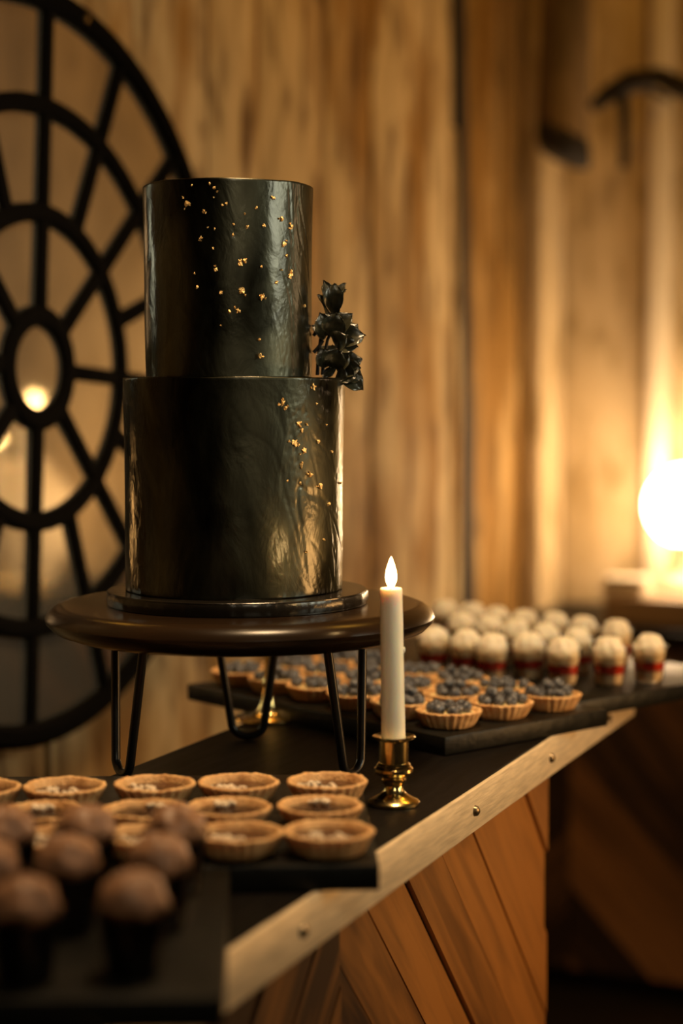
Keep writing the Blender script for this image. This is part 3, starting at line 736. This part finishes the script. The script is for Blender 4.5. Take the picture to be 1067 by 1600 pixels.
LFL = [(788,112,18),(665,180,20),(675,197,13),(725,262,15),(742,288,11),(760,262,11),(712,335,19),(750,368,18),(690,330,9),(805,330,11),(740,425,14),(775,462,17),(815,505,16),(735,497,8),(683,487,7),(797,180,8),(838,265,7),(760,770,8),(830,720,6),(850,580,10),(860,370,8),(895,495,6)]
def cake():
    root = thing('wedding_cake', 'two-tier round black wedding cake flecked with gold leaf', 'cake', (LC, D, ZL + .0002))
    lo = obj('lower_tier', tier('lower_tier', .0995, .1015, ZL, ZM, 2.3, root), root)
    up = obj('upper_tier', tier('upper_tier', .0757, .0778, ZM + .0002, ZU, 9.1, root), root, (UC - LC, 0, ZM - ZL))
    rr = random.Random(4)
    for fl, y0, cx, r, z0, par in ((LFL, 560, LC, .1013, ZL, lo), (UFL, 260, UC, .0776, ZM, up)):
        for x, y, s in fl:
            flake(180 + x / 2.54, y0 + y / 2.54, s / 2.54, cx, r, z0, par, rr)
            for _ in range(2 if s > 11 else 0): flake(180 + (x + rr.uniform(-1, 1) * s) / 2.54, y0 + (y + rr.uniform(-1, 1) * s) / 2.54, rr.uniform(.3, .5) * s / 2.54, cx, r, z0, par, rr)
cake()
# ------------------------------------------------------------------ black sugar flowers on the right of the upper tier
def petal_mesh(seed):
    """unit petal: length 1 along z, width 1, concave towards -y, softly ruffled rim"""
    nu, nv = 14, 14; vs, fs = [], []
    for i in range(nu + 1):
        u = i / nu; wd = 1.06 * (.22 + .78 * math.sin(math.pi / 2 * u / .6)) if u < .6 else 1.06 * math.sqrt(max(.03, 1 - ((u - .6) / .405) ** 2.4))
        for j in range(nv + 1):
            v = j / nv * 2 - 1
            x = v * wd * .5
            z = u * (1 - .10 * v * v * u) + .012 * u ** 3 * math.sin(4.2 * v + seed * 1.9)
            y = -.55 * x * x * 1.6 - .26 * math.sin(math.pi * u * .8) + .10
            y += u ** 3 * (.045 * math.sin(5 * v + seed * 2.3) + .06 + .06 * noise.noise((v * 2.5, u * 2, seed * 3.3)))
            y += .02 * noise.noise((v * 6, u * 6, seed))
            vs.append(Vector((x, y, z)))
    n = len(vs); q = nv + 1
    vs += [v + Vector((0, .022, 0)) for v in vs]
    for i in range(nu):
        for j in range(nv):
            a = i * q + j; fs.append([a, a + 1, a + q + 1, a + q]); fs.append([n + a, n + a + q, n + a + q + 1, n + a + 1])
    rim = [i * q for i in range(nu + 1)] + [nu * q + j for j in range(1, q)] + [i * q + nv for i in range(nu - 1, -1, -1)] + [j for j in range(nv - 1, 0, -1)]
    for a, b in zip(rim, rim[1:] + rim[:1]): fs.append([a, n + a, n + b, b])
    return mesh('petal', vs, fs, M_petal)
PET = [petal_mesh(i + 1) for i in range(6)]
PETALS = [  # base x, base y, direction (deg clockwise from up), length px, width px, lean towards the viewer, roll, depth (mm, towards the viewer)
    (516, 492, -10, 54, 30, .1, -.5, 0), (521, 492, 3, 50, 30, .25, .1, 3), (525, 492, 15, 52, 26, .0, .7, 1), (514, 492, -28, 36, 26, .2, -.8, 2), (520, 490, 8, 44, 30, -.4, .2, -5), (524, 488, 24, 40, 22, .1, 1.0, 0),
    (511, 526, -16, 40, 34, .35, -.3, 6), (520, 528, 10, 42, 36, .45, .15, 9), (526, 526, 33, 44, 32, .2, .5, 5), (505, 522, -52, 22, 22, .1, -.6, 1), (514, 520, 8, 38, 36, -.5, 0, -6), (508, 530, -35, 30, 24, .3, -.5, 4),
    (527, 538, 72, 47, 34, .25, .45, 6), (525, 534, 52, 44, 32, -.1, .5, 1), (524, 540, 92, 38, 26, .4, .2, 8), (520, 538, 60, 36, 30, .8, .1, 11),
    (510, 575, -14, 34, 32, .4, -.3, 6), (518, 577, 18, 38, 36, .5, .1, 10), (522, 574, 48, 36, 32, .5, .3, 8), (512, 578, 150, 14, 24, .6, -.1, 8), (508, 566, -50, 18, 20, .2, -.6, 3), (516, 568, 5, 34, 34, -.5, .1, -5),
    (533, 578, 62, 38, 32, .2, .5, 5), (532, 578, 84, 36, 28, .5, .2, 8), (528, 580, 36, 30, 28, -.2, .4, 0),
    (530, 584, 100, 38, 30, .2, .4, 4), (529, 584, 122, 46, 30, .15, .3, 3), (531, 582, 112, 34, 28, .7, .1, 9), (524, 584, 108, 28, 24, .8, 0, 10)]
def flowers():
    by = D - .004
    base = at_y(503, 586, by)
    root = thing('sugar_flower_spray', 'black ruffled sugar flower spray standing against the upper cake tier', 'flower', (base.x, by, ZM + .0005))
    def loc(x, y, dy=0): p = at_y(x, y, by + dy); return p - Vector(root.location)
    for pts in ([(496, 586), (497, 560), (501, 530), (510, 500), (522, 470)], [(504, 586), (506, 560), (512, 530), (520, 515)], [(505, 584), (512, 577), (524, 572), (534, 572)], [(490, 551), (497, 543), (505, 532)], [(490, 525), (496, 515), (506, 500)]):
        obj('stem', tube('stem', [loc(*p) for p in pts], [.0018, .0016, .0015, .0014, .0012][:len(pts)], M_stem, 8), root)
    k = D / F
    for i, (bx, byy, an, ln, wd, lean, roll, dep) in enumerate(PETALS):
        A = math.radians(an); z = Vector((math.sin(A) * math.cos(lean), -math.sin(lean), math.cos(A) * math.cos(lean))).normalized()
        y = Vector((0, 1, 0)); y = (y - z * y.dot(z)).normalized(); x = y.cross(z)
        y, x = y * math.cos(roll) + x * math.sin(roll), x * math.cos(roll) - y * math.sin(roll)
        c = loc(bx, byy, -dep * .001); a_, b_ = wd * k, ln * k
        m = Matrix(((x.x * a_, y.x * b_ * .8, z.x * b_, c.x), (x.y * a_, y.y * b_ * .8, z.y * b_, c.y), (x.z * a_, y.z * b_ * .8, z.z * b_, c.z), (0, 0, 0, 1)))
        obj('petal', PET[i % 6], root, mat4=m)
flowers()

# ------------------------------------------------------------------ candles
def candle_flame(parent, z, s=1.0):
    prof = [(0, 0), (.0022, .0015), (.0040, .0055), (.0046, .0095), (.0040, .0145), (.0024, .0200), (.0010, .0240), (0, .0262)]
    fl = obj('flame', lathe('flame', [(r * s, zz * s) for r, zz in prof], M_flame, 20, None, None), parent, (0, 0, z)); return fl
pc = at_z(615, 1257, 0)
def front_candle():
    h = thing('brass_candle_holder', 'short turned brass candle holder at the counter edge beside the tarts', 'candle holder', pc, 0)
    k = 1508 / 2800 * 1e-3
    prof = [(0, 0), (.0205, 0), (.0218, .001), (.0220, .0032), (.0205, .0048), (.0165, .0064), (.0118, .0092), (.0084, .013), (.0076, .0165), (.0098, .0195), (.0105, .0215), (.0090, .0225), (.0150, .0265), (.0166, .0290), (.0164, .0312), (.0140, .0335), (.0142, .0345), (.0128, .0360)]
    obj('base', lathe('base', prof + [(0, .036)], M_brass, 48), h)
    soc = [(.0122, .0355), (.0124, .0545), (.0175, .0566), (.0182, .0580), (.0176, .0588), (.0118, .0572), (.0112, .0560), (.0106, .0365), (0, .0365)]
    obj('socket', lathe('socket', [(0, .0355)] + soc, M_brass, 48), h)
    c = thing('taper_candle', 'ivory taper candle burning in the brass holder before the cake', 'candle', (pc.x, pc.y, .0367), 0)
    zt = at_y(611, 921, pc.y).z - .0367
    off = at_y(611, 921, pc.y).x - pc.x
    S, n = 36, 30; vs, fs = [], []
    for i in range(n + 1):
        z = zt * i / n; r = .0102 - .0009 * (i / n)
        for q in range(S):
            a = 2 * math.pi * q / S; vs.append((r * math.cos(a) + off * i / n + .0002 * noise.noise((math.cos(a), math.sin(a), z * 40)), r * math.sin(a), z))
    for rr_, dz in ((.0086, .0012), (.0070, .0004), (.0035, -.0012)):
        for q in range(S):
            a = 2 * math.pi * q / S; vs.append((rr_ * math.cos(a) + off, rr_ * math.sin(a), zt + dz))
    m = n + 4
    for i in range(m - 1):
        for q in range(S): fs.append([i * S + q, i * S + (q + 1) % S, (i + 1) * S + (q + 1) % S, (i + 1) * S + q])
    fs.append([(m - 1) * S + q for q in range(S)]); fs.append(list(range(S))[::-1])
    obj('wax', mesh('wax', vs, fs, M_wax), c)
    obj('wick', tube('wick', [(off, 0, zt - .002), (off, 0, zt + .002), (off + .0008, 0, zt + .0045)], .0007, M_wick, 8), c)
    candle_flame(c, zt + .0012).location.x = off
    vs_, fs_ = ico(2)
    obj('wax_drip', mesh('wax_drip', [Vector((v.x * .0011, v.y * .0011, v.z * .0026)) for v in vs_], fs_, M_wax), c, (off * .6 + .0098, -.001, at_y(627, 1015, pc.y).z - .0367))
front_candle()
def tall_candlestick(p, label, stemh, candleh, clabel, lit=True):
    h = thing('brass_candlestick', label, 'candlestick', p)
    prof = [(0, 0), (.0345, 0), (.036, .0015), (.0355, .0035), (.032, .0040), (.018, .0048), (.0125, .009), (.0085, .018), (.0060, .028), (.0048, .034), (.0065, .037), (.0068, .040), (.0050, .043), (.0040, .047), (.0040, stemh - .03), (.0068, stemh - .026), (.0045, stemh - .022), (.0085, stemh - .016), (.0115, stemh - .006), (.0130, stemh), (.0112, stemh), (.0104, stemh - .010), (0, stemh - .010)]
    obj('stick', lathe('stick', prof, M_brass, 40), h)
    c = thing('taper_candle', clabel, 'candle', (p.x, p.y, p.z + stemh - .0099))
    obj('wax', lathe('wax', [(0, 0), (.0095, 0), (.0095, candleh - .001), (.0075, candleh), (.003, candleh - .001), (0, candleh - .001)], M_wax, 28), c)
    obj('wick', tube('wick', [(0, 0, candleh - .002), (0, 0, candleh + .004)], .0007, M_wick, 6), c)
    if lit: candle_flame(c, candleh + .001, 1.3)
pb = at_z(419, 1124, 0)
tall_candlestick(Vector((pb.x, pb.y, .0001)), 'slender brass candlestick with flared base behind the cake stand', .17, .10, 'taper candle in the candlestick hidden behind the cake', lit=False)
# two candlesticks on the far cabinet, seen only as reflections at the left of the mirror
def reflected(x, y, off):
    r = ray(x, y); o = Vector((0, 0, H)); t = (MC - o).dot(NW) / r.dot(NW); P = o + r * t
    v = r - NW * (2 * r.dot(NW)); n = N2; base = CORNER + N2 * off
    t2 = (base - P).dot(n) / v.dot(n); return P + v * t2
for (x, y, wd, off) in ((46, 626, 'right', .40), (8, 678, 'left', .36)):
    fp = reflected(x, y, off); st = .16; ch = fp.z - CABTOP - st + .0099 - .012
    tall_candlestick(Vector((fp.x, fp.y, CABTOP + .0001)), f'brass candlestick on the far cabinet, its flame the {wd} one reflected in the mirror', st, ch, f'taper candle on the far cabinet whose flame is the {wd} one in the mirror')
up_ = reflected(18, 800, .19)
urn = thing('haze_urn', 'large pale urn shape added on the far cabinet to make the haze low in the mirror', 'urn', (up_.x, up_.y, CABTOP + .0002))  # invented pale shape whose reflection gives the mirror its haze
obj('body', lathe('body', [(0, 0), (.09, 0), (.10, .01), (.14, .08), (.158, .16), (.15, .23), (.11, .285), (.085, .305), (.09, .325), (.084, .328), (.075, .305), (0, .28)], M_ceramic, 64), urn)
obj('foot_ring', lathe('foot_ring', [(.094, 0), (.106, 0), (.108, .008), (.10, .014)], M_ceramic, 64), urn)
